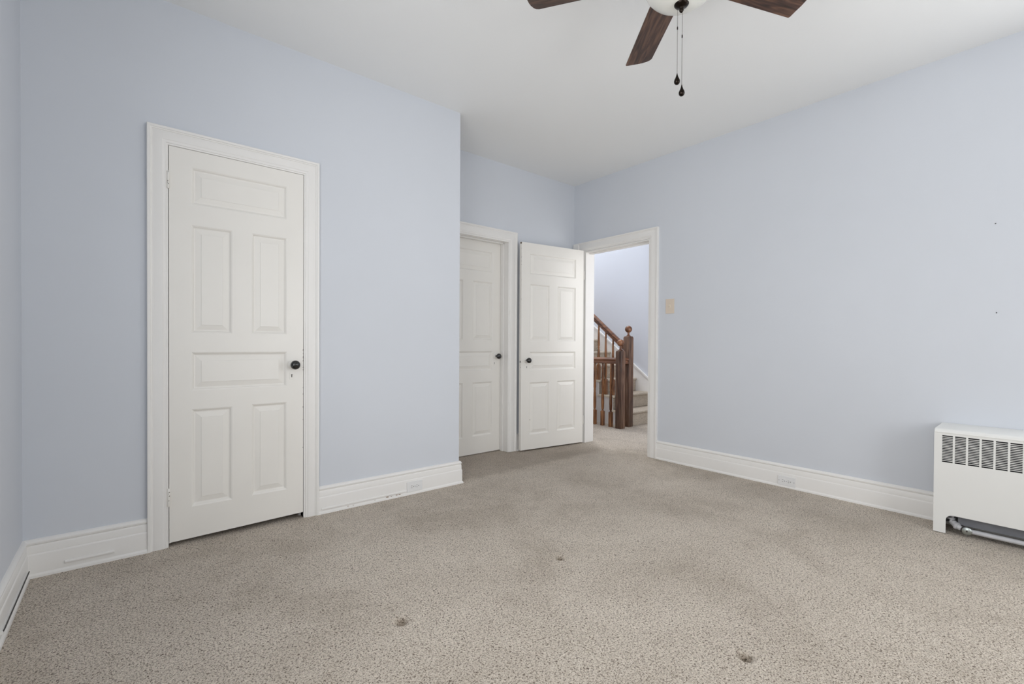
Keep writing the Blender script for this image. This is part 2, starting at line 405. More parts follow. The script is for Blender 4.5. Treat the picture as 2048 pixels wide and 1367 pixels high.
side_window('window_6', -1.25, -0.10, 0.75, 2.30, XB+0.02, XB+0.10, 'double-hung window above the radiator, beyond the right edge')
side_window('fill_window_5', 0.10, 1.40, 0.60, 2.30, XC-0.10, XC-0.02, 'double-hung window added in the left wall beside the viewer for fill light')  # made-up window that fills the alcove and right-wall corner
window('window_1', W2[0], W2[1], WZ[0], WZ[1], YK-0.11, YK-0.02, 'wide double-hung window behind the viewer')
window('fill_window_2', W1[0], W1[1], WZ[0], WZ[1], YK-0.11, YK-0.02, 'narrower double-hung window added behind the viewer for fill light')  # second rear window, added to even out the room light
window('window_3', hw[0], hw[1], hw[2], hw[3], 6.02, 6.1, 'stairwell window at the end of the hall')
window('fill_window_4', hn[0], hn[1], hn[2], hn[3], 1.96, 2.04, 'unseen window added at the near end of the hall to light the stair side')  # unseen window, added for the lamp that brightens the stair side

# ------------------------------------------------------------------ baseboards
BB = [(0, 0.0), (0.026, 0.0), (0.025, 0.010), (0.019, 0.018), (0.0185, 0.096), (0.0175, 0.101), (0.0150, 0.104), (0.0145, 0.134),
      (0.0125, 0.139), (0.0100, 0.141), (0.0150, 0.146), (0.0160, 0.153), (0.0125, 0.160), (0.006, 0.165), (0, 0.166)]
flat = lambda a, b_, t: (a, b_, t)
def baseboard(name, path, label):
    # path runs with the room on its left
    o = mesh_obj(name, sweep(path, BB, flat), M_TRIM, smooth=True, angle=30)
    tag(o, label, 'baseboard', kind='structure'); return o
bl = baseboard('baseboard_left', [(XC, YA), (XC, YK)], 'white moulded baseboard under the wall at the far left edge')
bfl = baseboard('baseboard_front_left', [(0.0715, YA), (XC, YA)], 'short white baseboard between the left corner and the closet door')
bfr = baseboard('baseboard_front', [(XE, YA2), (XE, YA), (0.8886, YA)], 'white moulded baseboard right of the closet door, wrapping the wall end')
bal = baseboard('baseboard_alcove', [(XB-0.03, YA2), (2.915, YA2)], 'white baseboard hidden behind the open door')
brr = baseboard('baseboard_right', [(XB, YK), (XB, 2.4224)], 'long white moulded baseboard under the right wall')
bbk = baseboard('baseboard_back', [(XC, YK), (XB, YK)], 'white baseboard under the window and added fill window behind the viewer')
# caulk gap and paint chips on the baseboard right of the closet door
def chips(parent, X0, X1, y, z0, z1, n, mat, sz=(0.004, 0.018)):
    bm = bmesh.new()
    for i in range(n):
        cx = random.uniform(X0, X1); cz = random.uniform(z0, z1); wd = random.uniform(*sz); ht = wd*random.uniform(0.18, 0.38)
        pts = []
        for k in range(9):
            a = 2*math.pi*k/9; rr = random.uniform(0.7, 1.1); pts.append((cx+wd*rr*math.cos(a), cz+ht*rr*math.sin(a)))
        poly_prism(bm, pts, lambda a, b_, t: (a, t, b_), y-0.0006, y+0.003)
    mesh_obj('chipped_paint', bm, mat, parent)
chips(bfr, 1.045, 1.11, YA-0.0225, 0.013, 0.015, 3, M_BARE, (0.003, 0.010))
chips(bfr, 1.24, 1.44, YA-0.0215, 0.014, 0.017, 8, M_BARE, (0.003, 0.011))

# ------------------------------------------------------------------ surface cable covers on the baseboards
def raceway(pts_path, z0, label, side_map):
    prof = [(0, z0-0.006), (0.006, z0-0.006), (0.0075, z0-0.004), (0.0075, z0+0.004), (0.006, z0+0.006), (0, z0+0.006)]
    o = mesh_obj('cable_cover', sweep(pts_path, prof, flat), M_TRIM, smooth=True, angle=50)
    tag(o, label, 'cable cover', 'cable covers along the baseboards'); return o
bo = 0.0188
raceway([(-0.052, YA-bo), (-0.222, YA-bo)], 0.043, 'short white cable cover strip on the baseboard left of the closet door', None)
raceway([(1.468, YA-bo), (0.905, YA-bo)], 0.030, 'long white cable cover strip leading to the outlet right of the closet door', None)
cc = raceway([(XC+bo, 2.86), (XC+bo, 2.33)], 0.040, 'white cable cover strip on the baseboard at the left edge', None)
bm = bmesh.new(); tube(bm, [(XC+bo+0.009, 2.86, 0.047), (XC+bo+0.009, 2.6, 0.0465), (XC+bo+0.009, 2.345, 0.047), (XC+bo+0.007, 2.332, 0.044)], 0.0022, 8)
mesh_obj('cable', bm, M_SLOT, cc, smooth=True)

# ------------------------------------------------------------------ door casings
def casing_prof(wd):
    k = wd
    return [(0, 0), (0, 0.024), (0.002, 0.026), (0.012, 0.026), (0.015, 0.022), (0.019, 0.021), (0.021, 0.0175), (0.024, 0.0175), (0.027, 0.019), (k-0.024, 0.019),
            (k-0.021, 0.0165), (k-0.018, 0.0155), (k-0.010, 0.0155), (k-0.008, 0.012), (k-0.002, 0.012), (k, 0.010), (k, 0)]
def casing(name, x0, x1, zt, wd, fn, label, zb=0.0, mirror=False):
    # travel: up the right side, across the head, down the left side keeps the opening on the left
    path = [(x1, zb), (x1, zt), (x0, zt), (x0, zb)]
    o = mesh_obj(name, sweep(path, casing_prof(wd), fn), M_TRIM, smooth=True, angle=28)
    tag(o, label, 'door trim', kind='structure'); return o
casing('trim_1', 0.0715, 0.8886, 2.116, 0.0850, lambda a, b_, t: (a, YA-t, b_), 'moulded white casing around the closed closet door')
casing('trim_2', 1.938, 2.9115, 2.116, 0.0955, lambda a, b_, t: (a, YA2-t, b_), 'moulded white casing around the recessed door behind the wall end')
casing('trim_3', 2.4224, 3.4615-0.06, 2.116, 0.0945, lambda a, b_, t: (XB-t, a, b_), 'moulded white casing around the doorway to the stairs')
# the corner filler that closes the hinge-side casing against the alcove wall
struct('trim_4', boxes([(XB-0.0245, XB, 3.402, 3.462, 0, 2.1155)]), M_TRIM, 'white filler board between doorway casing and corner', 'door trim', bevel=0.002)
# jambs and stops
j1 = boxes([(D1[0]-0.002, D1[0], YA-0.008, YA+0.11, 0, D1[2]), (D1[1], D1[1]+0.002, YA-0.008, YA+0.11, 0, D1[2]), (D1[0], D1[1], YA-0.008, YA+0.11, D1[2], D1[2]+0.002),
            (D1[0], D1[0]+0.012, YA+0.045, YA+0.08, 0, D1[2]), (D1[1]-0.012, D1[1], YA+0.045, YA+0.08, 0, D1[2]), (D1[0], D1[1], YA+0.045, YA+0.08, D1[2]-0.012, D1[2])])
struct('trim_5', j1, M_TRIM, 'jamb lining inside the closet door opening', 'door trim')
j2 = boxes([(D2[0], D2[0]+0.006, YA2-0.010, YA2+0.15, 0, D2[2]), (D2[1]-0.006, D2[1], YA2-0.010, YA2+0.15, 0, D2[2]), (D2[0], D2[1], YA2-0.010, YA2+0.15, D2[2]-0.006, D2[2]+0.001),
            (D2[1]-0.016, D2[1]-0.006, YA2+0.055, YA2+0.097, 0, D2[2]-0.006), (D2[0]+0.006, D2[0]+0.016, YA2+0.055, YA2+0.097, 0, D2[2]-0.006), (D2[0]+0.006, D2[1]-0.006, YA2+0.055, YA2+0.097, D2[2]-0.016, D2[2]-0.006)])
struct('trim_6', j2, M_TRIM, 'deep jamb lining of the recessed door', 'door trim', bevel=0.0015)
j3 = boxes([(XB-0.010, XH+0.01, D3[0]-0.001, D3[0]+0.010, 0, D3[2]), (XB-0.010, XH+0.01, D3[1]-0.010, D3[1]+0.001, 0, D3[2]), (XB-0.010, XH+0.01, D3[0]+0.010, D3[1]-0.010, D3[2]-0.012, D3[2]),
            (XB+0.045, XB+0.085, D3[0]+0.010, D3[0]+0.020, 0, D3[2]-0.012), (XB+0.045, XB+0.085, D3[0]+0.020, D3[1]-0.010, D3[2]-0.024, D3[2]-0.012)])
struct('trim_7', j3, M_TRIM, 'brightly lit jamb lining of the doorway to the stairs', 'door trim', bevel=0.0015)

# ------------------------------------------------------------------ panelled doors
def nested(bm, x0, x1, z0, z1):
    """one raised panel: moulding, groove, bevelled field; y is depth into the leaf"""
    lev = [(0, 0), (0.006, 0.003), (0.012, 0.0105), (0.017, 0.0115), (0.043, 0.0045), (0.0445, 0.0028)]
    rings = []
    for ins, d in lev:
        rings.append([bm.verts.new(p) for p in ((x0+ins, d, z0+ins), (x1-ins, d, z0+ins), (x1-ins, d, z1-ins), (x0+ins, d, z1-ins))])
    for a, b_ in zip(rings, rings[1:]):
        for i in range(4): bm.faces.new((a[i], a[(i+1) % 4], b_[(i+1) % 4], b_[i]))
    bm.faces.new(rings[-1])
def leaf_mesh(wd, z0, z1, th, panels):
    xs = sorted({0, wd} | {p[0] for p in panels} | {p[1] for p in panels})
    zs = sorted({z0, z1} | {p[2] for p in panels} | {p[3] for p in panels})
    bm = bmesh.new(); cache = {}
    def V(x, z):
        if (x, z) not in cache: cache[(x, z)] = bm.verts.new((x, 0, z))
        return cache[(x, z)]
    for i in range(len(xs)-1):
        for j in range(len(zs)-1):
            cx, cz = (xs[i]+xs[i+1])/2, (zs[j]+zs[j+1])/2
            if any(p[0] < cx < p[1] and p[2] < cz < p[3] for p in panels): continue
            bm.faces.new((V(xs[i], zs[j]), V(xs[i+1], zs[j]), V(xs[i+1], zs[j+1]), V(xs[i], zs[j+1])))
    for p in panels: nested(bm, *p)
    # body
    c = [bm.verts.new(q) for q in ((0, 0, z0), (wd, 0, z0), (wd, 0, z1), (0, 0, z1), (0, th, z0), (wd, th, z0), (wd, th, z1), (0, th, z1))]
    for f in ((0, 1, 5, 4), (1, 2, 6, 5), (2, 3, 7, 6), (3, 0, 4, 7), (4, 5, 6, 7)): bm.faces.new([c[i] for i in f])
    bmesh.ops.remove_doubles(bm, verts=bm.verts, dist=1e-5)
    return bm
def make_door(root, wd, z0, z1, th, panels, knob, kh, plate):
    lf = mesh_obj('door_leaf', leaf_mesh(wd, z0, z1, th, panels), M_DOOR, root)
    kx, kz = knob
    bm = bmesh.new()
    lathe(bm, [(0.029, 0), (0.029, -0.0025), (0.025, -0.005), (0.011, -0.0065), (0.010, -0.007)], kx, 0, kz, 28, 'y')
    mesh_obj('rosette', bm, M_DOOR, lf, smooth=True)
    bm = bmesh.new()
    lathe(bm, [(0.0105, -0.006), (0.0095, -0.020), (0.010, -0.026), (0.017, -0.030), (0.0235, -0.037), (0.0265, -0.046), (0.0255, -0.054),
               (0.0215, -0.060), (0.014, -0.0645), (0.006, -0.0665), (0.0008, -0.067)], kx, 0, kz, 32, 'y')
    tag(mesh_obj('door_knob', bm, M_KNOB, root, smooth=True, angle=80), 'glossy black knob')
    hx, hz = kh
    if plate:
        bm = boxes([(hx-0.0115, hx+0.0115, -0.002, 0, hz-0.022, hz+0.020)])
        mesh_obj('keyhole_plate', bm, M_DOOR, root, bevel=0.0008)
    bm = bmesh.new(); y = -0.0024 if plate else -0.0003
    poly_prism(bm, [(hx+0.0038*math.cos(a*math.pi/8), hz+0.003+0.0038*math.sin(a*math.pi/8)) for a in range(-3, 12)] + [(hx-0.0030, hz-0.010), (hx+0.0030, hz-0.010)],
               lambda a, b_, t: (a, t, b_), y, y+0.002)
    mesh_obj('keyhole', bm, M_SLOT, root)
    return lf
# door_1: closet door
d1 = empty('door_1', (0.1595, YA-0.0085, 0)); tag(d1, 'narrow closed white six-panel closet door with black knob and painted keyhole plate', 'door', kind='structure')
P1 = [(0.093, 0.552, 1.752, 1.943), (0.093, 0.277, 1.087, 1.646), (0.370, 0.552, 1.087, 1.646), (0.093, 0.552, 0.788, 0.988), (0.093, 0.277, 0.185, 0.692), (0.370, 0.552, 0.187, 0.696)]
lf1 = make_door(d1, 0.6415, 0.026, 2.0295, 0.035, P1, (0.586, 0.9115), (0.578, 0.849), True)
for (z0, z1) in ((1.812, 1.900), (0.208, 0.300)):
    bm = bmesh.new()
    lathe(bm, [(0.004, 0), (0.0062, 0.003), (0.0062, z1-z0-0.003), (0.004, z1-z0)], -0.003, -0.006, z0, 14, 'z')
    h = mesh_obj('hinge', bm, M_DOOR, d1, smooth=True)
    mesh_obj('hinge_plate', boxes([(-0.014, -0.006, -0.0065, -0.0025, z0+0.002, z1-0.002)]), M_DOOR, h, bevel=0.0008)
    bm = bmesh.new()
    for q in range(5):
        zc = z0 + random.uniform(0.02, z1-z0-0.006); lathe(bm, ball_prof(random.uniform(0.0010, 0.0022), 6), -0.003+random.uniform(-0.003, 0.004), -0.0118, zc, 8, 'z')
    mesh_obj('chipped_paint', bm, M_CHIP, h)
bm = bmesh.new()
for q in range(12):
    zc = random.choice([random.uniform(0.86, 1.0), random.uniform(0.3, 0.9)]); hh_ = random.uniform(0.003, 0.012)
    poly_prism(bm, [(0.6405-0.0012, zc), (0.6405+0.0008, zc+0.2*hh_), (0.6405+0.0006, zc+hh_), (0.6405-0.0008, zc+hh_*0.8)], lambda a, b_, t: (a, t, b_), -0.0006, 0.001)
mesh_obj('chipped_paint', bm, M_CHIP, lf1)
for v_ in lf1.data.vertices:      # the leaf has been planed out of square along the bottom
    if v_.co.z < 0.03: v_.co.z = 0.021 + 0.013*v_.co.x/0.6415
# door_2: recessed door
d2 = empty('door_2', (2.040, YA2+0.100, 0)); tag(d2, 'closed white six-panel door recessed behind the wall end, left of the open door', 'door', kind='structure')
P2 = [(0.100, 0.668, 1.722, 1.920), (0.100, 0.330, 1.075, 1.630), (0.433, 0.668, 1.075, 1.630), (0.100, 0.668, 0.787, 0.972), (0.100, 0.330, 0.172, 0.680), (0.433, 0.668, 0.172, 0.680)]
make_door(d2, 0.767, 0.008, 2.012, 0.035, P2, (0.708, 0.922), (0.690, 0.856), False)
# door_3: open door against the alcove
ux, uy = 0.7540, -0.0940; L = math.hypot(ux, uy); ux /= L; uy /= L
d3 = empty('door_3', (2.938-0.025*ux, 3.384-0.025*uy, 0), math.atan2(uy, ux))
tag(d3, 'open white six-panel door swung back beside the doorway to the stairs', 'door', kind='structure')
P3 = [(0.098, 0.679, 1.720, 1.922), (0.098, 0.340, 1.070, 1.625), (0.437, 0.679, 1.070, 1.625), (0.098, 0.679, 0.787, 0.966), (0.098, 0.340, 0.158, 0.668), (0.437, 0.679, 0.166, 0.671)]
lf3 = make_door(d3, 0.780, 0.014, 2.022, 0.035, P3, (0.060, 0.883), (0.066, 0.818), False)
mesh_obj('latch_plate', boxes([(-0.0010, 0, 0.012, 0.022, 0.860, 0.878)]), M_BRONZE, d3)
bm = bmesh.new()
for q in range(15):
    zc = random.choice([random.uniform(1.3, 2.0), random.uniform(0.75, 1.0), random.uniform(1.75, 2.01)]); s_ = random.uniform(0.002, 0.007); yc = random.uniform(0.0, 0.006)
    poly_prism(bm, [(yc, zc), (yc+s_*0.6, zc+s_*0.3), (yc+s_*0.4, zc+s_), (yc, zc+s_*0.9)], lambda a, b_, t: (t, a, b_), -0.0007, 0.0005)
poly_prism(bm, [(0.0, 2.005), (0.020, 2.005), (0.026, 2.021), (0.0, 2.021)], lambda a, b_, t: (t, a, b_), -0.0007, 0.0005)
mesh_obj('chipped_paint', bm, M_CHIP, lf3)
bm = bmesh.new(); lathe(bm, [(0.003, 0), (0.003, -0.002), (0.001, -0.0025)], 0.104, 0, 0.303, 8, 'y'); mesh_obj('screw', bm, M_CHIP, d3)
for z0 in (0.2, 1.72):
    bm = bmesh.new(); lathe(bm, [(0.0055, 0), (0.0055, 0.09)], 0.787, 0.001, z0, 12, 'z'); mesh_obj('hinge', bm, M_DOOR, d3, smooth=True)

# ------------------------------------------------------------------ outlets and switch
def outlet(fn, label, holes_dark):
    root = empty('wall_outlet', fn(0, 0, 0)); tag(root, label, 'outlet', 'outlets set in the baseboards')
    def B(a0, a1, b0, b1, t0, t1, bm):
        P = [bm.verts.new(fn(a, b_, t)) for t in (t0, t1) for a, b_ in ((a0, b0), (a1, b0), (a1, b1), (a0, b1))]
        for f in ((0, 1, 2, 3), (4, 5, 6, 7), (0, 1, 5, 4), (1, 2, 6, 5), (2, 3, 7, 6), (3, 0, 4, 7)): bm.faces.new([P[i] for i in f])
    parts = []
    bm = bmesh.new(); B(-0.0585, 0.0585, -0.0345, 0.0345, 0, 0.006, bm); parts.append(mesh_obj('face_plate', bm, M_PLASTIC, bevel=0.002))
    sub = []
    for s in (-1, 1):
        bm = bmesh.new(); c = s*0.0195
        poly_prism(bm, [(c+0.0165*max(-0.80, min(0.80, math.cos(k*math.pi/10))), 0.0165*math.sin(k*math.pi/10)) for k in range(20)], fn, 0.0055, 0.0075)
        f = mesh_obj('socket', bm, M_PLASTIC); parts.append(f)
        bm = bmesh.new()
        B(c-0.0085, c-0.0015, 0.0050, 0.0078, 0.0070, 0.0079, bm); B(c-0.0080, c-0.0020, -0.0078, -0.0050, 0.0070, 0.0079, bm)
        poly_prism(bm, [(c+0.0075+0.0028*math.cos(k*math.pi/5), 0.0028*math.sin(k*math.pi/5)) for k in range(10)], fn, 0.0070, 0.0079)
        g = mesh_obj('slot', bm, M_SLOT); sub.append((g, f))
    for a in ((0, ) if not holes_dark else (-0.050, 0, 0.050)):
        bm = bmesh.new(); poly_prism(bm, [(a+0.0026*math.cos(k*math.pi/6), 0.0026*math.sin(k*math.pi/6)) for k in range(12)], fn, 0.0055, 0.0072)
        parts.append(mesh_obj('screw', bm, M_STEEL))
    place_children(root, parts)
    for g, f in sub:
        bpy.context.view_layer.update(); g.parent = f; g.matrix_parent_inverse = f.matrix_world.inverted()
outlet(lambda a, b_, t: (1.530+a, YA-0.0188-t, 0.0530+b_), 'white double outlet in the baseboard right of the closet door, below the blue wall end', False)
outlet(lambda a, b_, t: (XB-0.0188-t, 1.331-a, 0.0480+b_), 'white double outlet with visible screws in the right wall baseboard, left of the heater', True)
sw = empty('light_switch', (XB, 2.305, 1.385)); tag(sw, 'ivory toggle light switch on the blue wall right of the doorway', 'light switch')
p = [mesh_obj('face_plate', boxes([(XB-0.0055, XB, 2.263, 2.347, 1.320, 1.450)]), M_BEIGE, bevel=0.002),
     mesh_obj('switch_slot', boxes([(XB-0.0065, XB-0.005, 2.300, 2.310, 1.373, 1.397)]), M_CREAM)]
bm = bmesh.new(); poly_prism(bm, [(XB-0.005, 1.377), (XB-0.005, 1.392), (XB-0.017, 1.386), (XB-0.017, 1.379)], lambda a, b_, t: (a, t, b_), 2.3015, 2.3085)
p.append(mesh_obj('toggle', bm, M_BEIGE, bevel=0.0008))
for zz in (1.355, 1.415):
    bm = bmesh.new(); lathe(bm, [(0.003, -0.005), (0.003, -0.0065), (0.002, -0.007)], XB, 2.305, zz, 10, 'x'); p.append(mesh_obj('screw', bm, M_BEIGE))
place_children(sw, p)

# ------------------------------------------------------------------ ceiling fan
FX, FY, ZB = 1.6565, 0.9851, 2.500
fan = empty('ceiling_fan', (FX, FY, H)); tag(fan, 'ceiling fan with five walnut blades, white glass light bowl and two dark pull chains', 'ceiling fan')
parts = []
bm = bmesh.new(); lathe(bm, [(0.085, 0), (0.088, -0.01), (0.080, -0.045), (0.055, -0.065), (0.05, -0.07)], FX, FY, H, 40); parts.append(mesh_obj('canopy', bm, M_BRONZE, smooth=True))
bm = bmesh.new(); lathe(bm, [(0.05, 0.10), (0.105, 0.088), (0.128, 0.06), (0.130, 0.02), (0.115, -0.008), (0.085, -0.018), (0.05, -0.02)], FX, FY, 2.585, 44); parts.append(mesh_obj('motor_housing', bm, M_BRONZE, smooth=True))
bm = bmesh.new(); lathe(bm, [(0.06, 0.065), (0.075, 0.05), (0.095, 0.03), (0.108, 0.012), (0.108, 0)], FX, FY, 2.455, 40); parts.append(mesh_obj('light_fitter', bm, M_BRONZE, smooth=True))
bowl = []
RB, DB, ZR = 0.150, 0.098, 2.456
for i in range(17):
    pass
bowl = [(0.145, 0.0), (0.1435, -0.012), (0.139, -0.025), (0.132, -0.038), (0.122, -0.051), (0.109, -0.064), (0.092, -0.076), (0.070, -0.087), (0.042, -0.0945), (0.020, -0.0972), (0.004, -DB)]
bm = bmesh.new(); lathe(bm, [(0.10, 0.006), (0.143, 0.006)] + bowl, FX, FY, ZR, 56); parts.append(mesh_obj('light_bowl', bm, M_GLASS, smooth=True, angle=80))
bm = bmesh.new(); lathe(bm, [(0.027, 0.010), (0.0275, 0.004), (0.024, -0.001), (0.016, -0.005), (0.009, -0.009), (0.0075, -0.014), (0.0085, -0.019), (0.005, -0.025), (0.001, -0.028)], FX, FY, ZR-DB-0.0035, 28)
parts.append(mesh_obj('finial', bm, M_BRONZE, smooth=True, angle=70))
place_children(fan, parts)
# blade outline in its own frame: x outwards, y across
def blade_mesh():
    R, w2 = 0.619, 0.0648
    out = [(0.150, -0.048), (0.155, -0.055), (0.20, -w2), (0.45, -w2), (0.585, -w2), (0.598, -w2+0.006), (0.606, -w2+0.018), (0.613, -0.025), (0.616, 0.0), (0.616, 0.030), (0.617, 0.050),
           (0.617, w2-0.006), (0.613, w2), (0.45, w2), (0.20, w2), (0.155, 0.055), (0.150, 0.048)]
    bm = bmesh.new(); poly_prism(bm, out, lambda a, b_, t: (a, b_, t), -0.003, 0.003)
    return bm
def iron_mesh():
    bm = bmesh.new()
    poly_prism(bm, [(0.11, -0.022), (0.14, -0.014), (0.165, -0.018), (0.195, -0.040), (0.215, -0.042), (0.232, -0.020), (0.240, 0.0), (0.232, 0.020), (0.215, 0.042), (0.195, 0.040), (0.165, 0.018), (0.14, 0.014), (0.11, 0.022)],
               lambda a, b_, t: (a, b_, t), 0.0032, 0.0072)
    return bm
first = None
for k in range(5):
    a = 0.8863 + k*rad(72)
    mw = Matrix.Translation((FX, FY, ZB)) @ Matrix.Rotation(a, 4, 'Z') @ Matrix.Rotation(-0.166, 4, 'X')
    if k == 0:
        bl_ = mesh_obj('fan_blade', blade_mesh(), M_BLADE, bevel=0.0015, angle=60)
        ir = mesh_obj('blade_bracket', iron_mesh(), M_BRONZE, bl_, bevel=0.0008)
        first = (bl_, ir); b2 = bl_
    else:
        b2 = first[0].copy(); COL.objects.link(b2); i2 = first[1].copy(); COL.objects.link(i2); i2.parent = b2
    bpy.context.view_layer.update()
    b2.parent = fan; b2.matrix_parent_inverse = Matrix.Identity(4)
    b2.matrix_basis = fan.matrix_world.inverted() @ mw
def chain(x, y, ztop, zend, conn):
    bm = bmesh.new()
    z = ztop
    while z > zend:
        lathe(bm, ball_prof(0.00125, 4, 0), x, y, z, 6); z -= 0.0034
    ch = mesh_obj('pull_chain', bm, M_CHAIN, smooth=True)
    bm = bmesh.new(); lathe(bm, [(0.001, 0.007), (0.0022, 0.004), (0.0022, -0.004), (0.001, -0.007)], x, y, conn, 10); c1 = mesh_obj('chain_connector', bm, M_BRONZE, smooth=True)
    bm = bmesh.new()
    lathe(bm, [(0.0008, 0.004), (0.0018, 0), (0.0030, -0.006), (0.0062, -0.015), (0.0100, -0.023), (0.0114, -0.029), (0.0104, -0.035), (0.0066, -0.040), (0.001, -0.0415)], x, y, zend, 24)
    c2 = mesh_obj('chain_pendant', bm, M_BRONZE, smooth=True, angle=80)
    place_children(fan, [ch]); place_children(ch, [c1, c2])
chain(FX+0.0035, FY-0.0020, 2.326, 2.048, 2.237)
chain(FX+0.002, FY+0.0175, 2.352, 2.100, 2.278)

# ------------------------------------------------------------------ convector heater
XR0, YH0, YH1, HZ = 3.497, 0.497, -0.95, 0.586
ht = empty('radiator', (3.62, (YH0+YH1)/2, 0)); tag(ht, 'white enamelled convector radiator cabinet with slotted grille and open toe space', 'radiator')
hp = []
# front panel with notch (outline in y,z), grille window left open
gy0, gz0, gz1, gw, gg = 0.464, 0.398, 0.547, 0.0435, 0.0084
ngr = 26
gyend = gy0 - ngr*(gw+gg) + gg
nr = 0.030; ny0, ny1, nz = 0.445, YH1+0.05, 0.109
def arc(cx, cz, r, a0, a1, n=7): return [(cx+r*math.cos(rad(a0+(a1-a0)*i/n)), cz+r*math.sin(rad(a0+(a1-a0)*i/n))) for i in range(n+1)]
fx = lambda a, b_, t: (t, a, b_)
bm = bmesh.new()
low = [(YH0, 0.004), (YH0, gz0), (YH1, gz0), (YH1, 0.004), (ny1, 0.004)] + [(ny1, nz-nr)] + [(p_[0], p_[1]) for p_ in arc(ny1+nr, nz-nr, nr, 180, 90)] + [(p_[0], p_[1]) for p_ in arc(ny0-nr, nz-nr, nr, 90, 0)] + [(ny0, 0.004)]
poly_prism(bm, low, fx, XR0, XR0+0.0025)
hp.append(mesh_obj('front_panel', bm, M_HEAT))
bm = bmesh.new()
box(bm, XR0, XR0+0.0025, gy0, YH0, gz0, 0.560); box(bm, XR0, XR0+0.0025, YH1, gyend, gz0, 0.560); box(bm, XR0, XR0+0.0025, gyend, gy0, gz1, 0.560)
for g in range(1, ngr):
    y = gy0 - g*(gw+gg); box(bm, XR0, XR0+0.0025, y, y+gg, gz0, gz1)
hp.append(mesh_obj('grille_surround', bm, M_HEAT))
for g in range(ngr):
    y1_ = gy0 - g*(gw+gg); y0_ = y1_-gw; bm = bmesh.new(); n = 17; pt = (gz1-gz0)/n
    for k in range(1, n):
        z = gz0 + k*pt
        box(bm, XR0+0.0003, XR0+0.0022, y0_, y1_, z-0.0017, z+0.0017)
    hp.append(mesh_obj('grille', bm, M_HEAT))
# lid: rounded front edge
lp = [(XR0-0.0015, 0.560)] + [(XR0-0.0015+0.020-0.020*math.cos(rad(a)), 0.562+0.020*math.sin(rad(a))+0.0) for a in (0, 15, 30, 45, 60, 75, 90)] + [(3.700, HZ+0.001), (XB-0.002, HZ+0.004), (XB-0.002, 0.560)]
bm = bmesh.new(); poly_prism(bm, lp, lambda a, b_, t: (a, t, b_), YH1, YH0); hp.append(mesh_obj('lid', bm, M_HEAT, bevel=0.003, angle=30))
# ends
for y in (YH0-0.002, YH1):
    hp.append(mesh_obj('end_panel', boxes([(XR0+0.0025, XB-0.028, y, y+0.002, 0.004, 0.560)]), M_HEAT))
# inside: back sheet, heating element, pipe, valve and air vent
hp.append(mesh_obj('back_sheet', boxes([(3.690, 3.692, YH1+0.01, YH0-0.01, 0.02, 0.55)]), M_STEEL))
hp.append(mesh_obj('grille_shade_sheet', boxes([(3.530, 3.532, YH1+0.01, YH0-0.01, 0.19, 0.555)]), M_DARK))  # added dark sheet standing in for shade behind the slots
hp.append(mesh_obj('inner_baffle', boxes([(3.555, 3.557, YH1+0.03, 0.402, 0.052, 0.17)]), M_STEEL))
bm = bmesh.new(); tube(bm, [(3.535, 0.352, 0.034), (3.535, -0.88, 0.034)], 0.0125, 14); hp.append(mesh_obj('supply_pipe', bm, M_PIPE, smooth=True))
bm = bmesh.new(); tube(bm, [(3.565, 0.432, 0.120), (3.563, 0.432, 0.088), (3.558, 0.425, 0.062), (3.548, 0.408, 0.045), (3.540, 0.385, 0.038)], [0.014, 0.015, 0.016, 0.016, 0.014], 14)
tube(bm, [(3.565, 0.432, 0.074), (3.565, 0.432, 0.082)], 0.0185, 14); tube(bm, [(3.549, 0.410, 0.047), (3.545, 0.400, 0.043)], 0.020, 14)
hp.append(mesh_obj('pipe_elbow', bm, M_PIPE, smooth=True))
bm = bmesh.new(); lathe(bm, [(0.017, 0.010), (0.0205, 0.006), (0.0205, 0.0), (0.017, -0.003), (0.005, -0.004)], 3.516, 0.362, 0.036, 24, 'x'); vt = mesh_obj('air_vent', bm, M_NICKEL, smooth=True); hp.append(vt)
bm = bmesh.new(); lathe(bm, [(0.006, 0.018), (0.016, 0.02), (0.018, 0.03), (0.012, 0.04)], 3.516, 0.384, 0.037, 18, 'x'); hp.append(mesh_obj('valve_nut', bm, M_SLOT, smooth=True))
place_children(ht, hp)
bm = bmesh.new(); lathe(bm, [(0.004, -0.0035), (0.004, -0.006), (0.002, -0.0065)], 3.516, 0.362, 0.036, 12, 'x'); s_ = mesh_obj('screw', bm, M_SLOT); place_children(vt, [s_])

# ------------------------------------------------------------------ staircase beyond the doorway
RISE, RUN, SY, SX0 = 0.187, 0.236, 3.592, 4.870
st = empty('staircase', (5.3, SY, 0)); tag(st, 'carpeted staircase rising to the left beyond the doorway, with a white open side', 'staircase', kind='structure')
sp = []
NS = 9
for k in range(NS):
    y0 = SY + k*RUN; z1 = RISE*(k+1)
    bm = bmesh.new()
    # rounded nosing profile in (y,z)
    pts = [(y0, z1-RISE), (y0, z1-0.040), (y0-0.016, z1-0.034), (y0-0.024, z1-0.018), (y0-0.018, z1-0.004), (y0-0.006, z1), (y0+RUN, z1), (y0+RUN, z1-RISE)]
    poly_prism(bm, pts, lambda a, b_, t: (t, a, b_), SX0+0.012 if k else 4.95, XF-0.022)
    sp.append(mesh_obj('carpeted_step', bm, M_STAIRCARPET, bevel=0.004, angle=30))
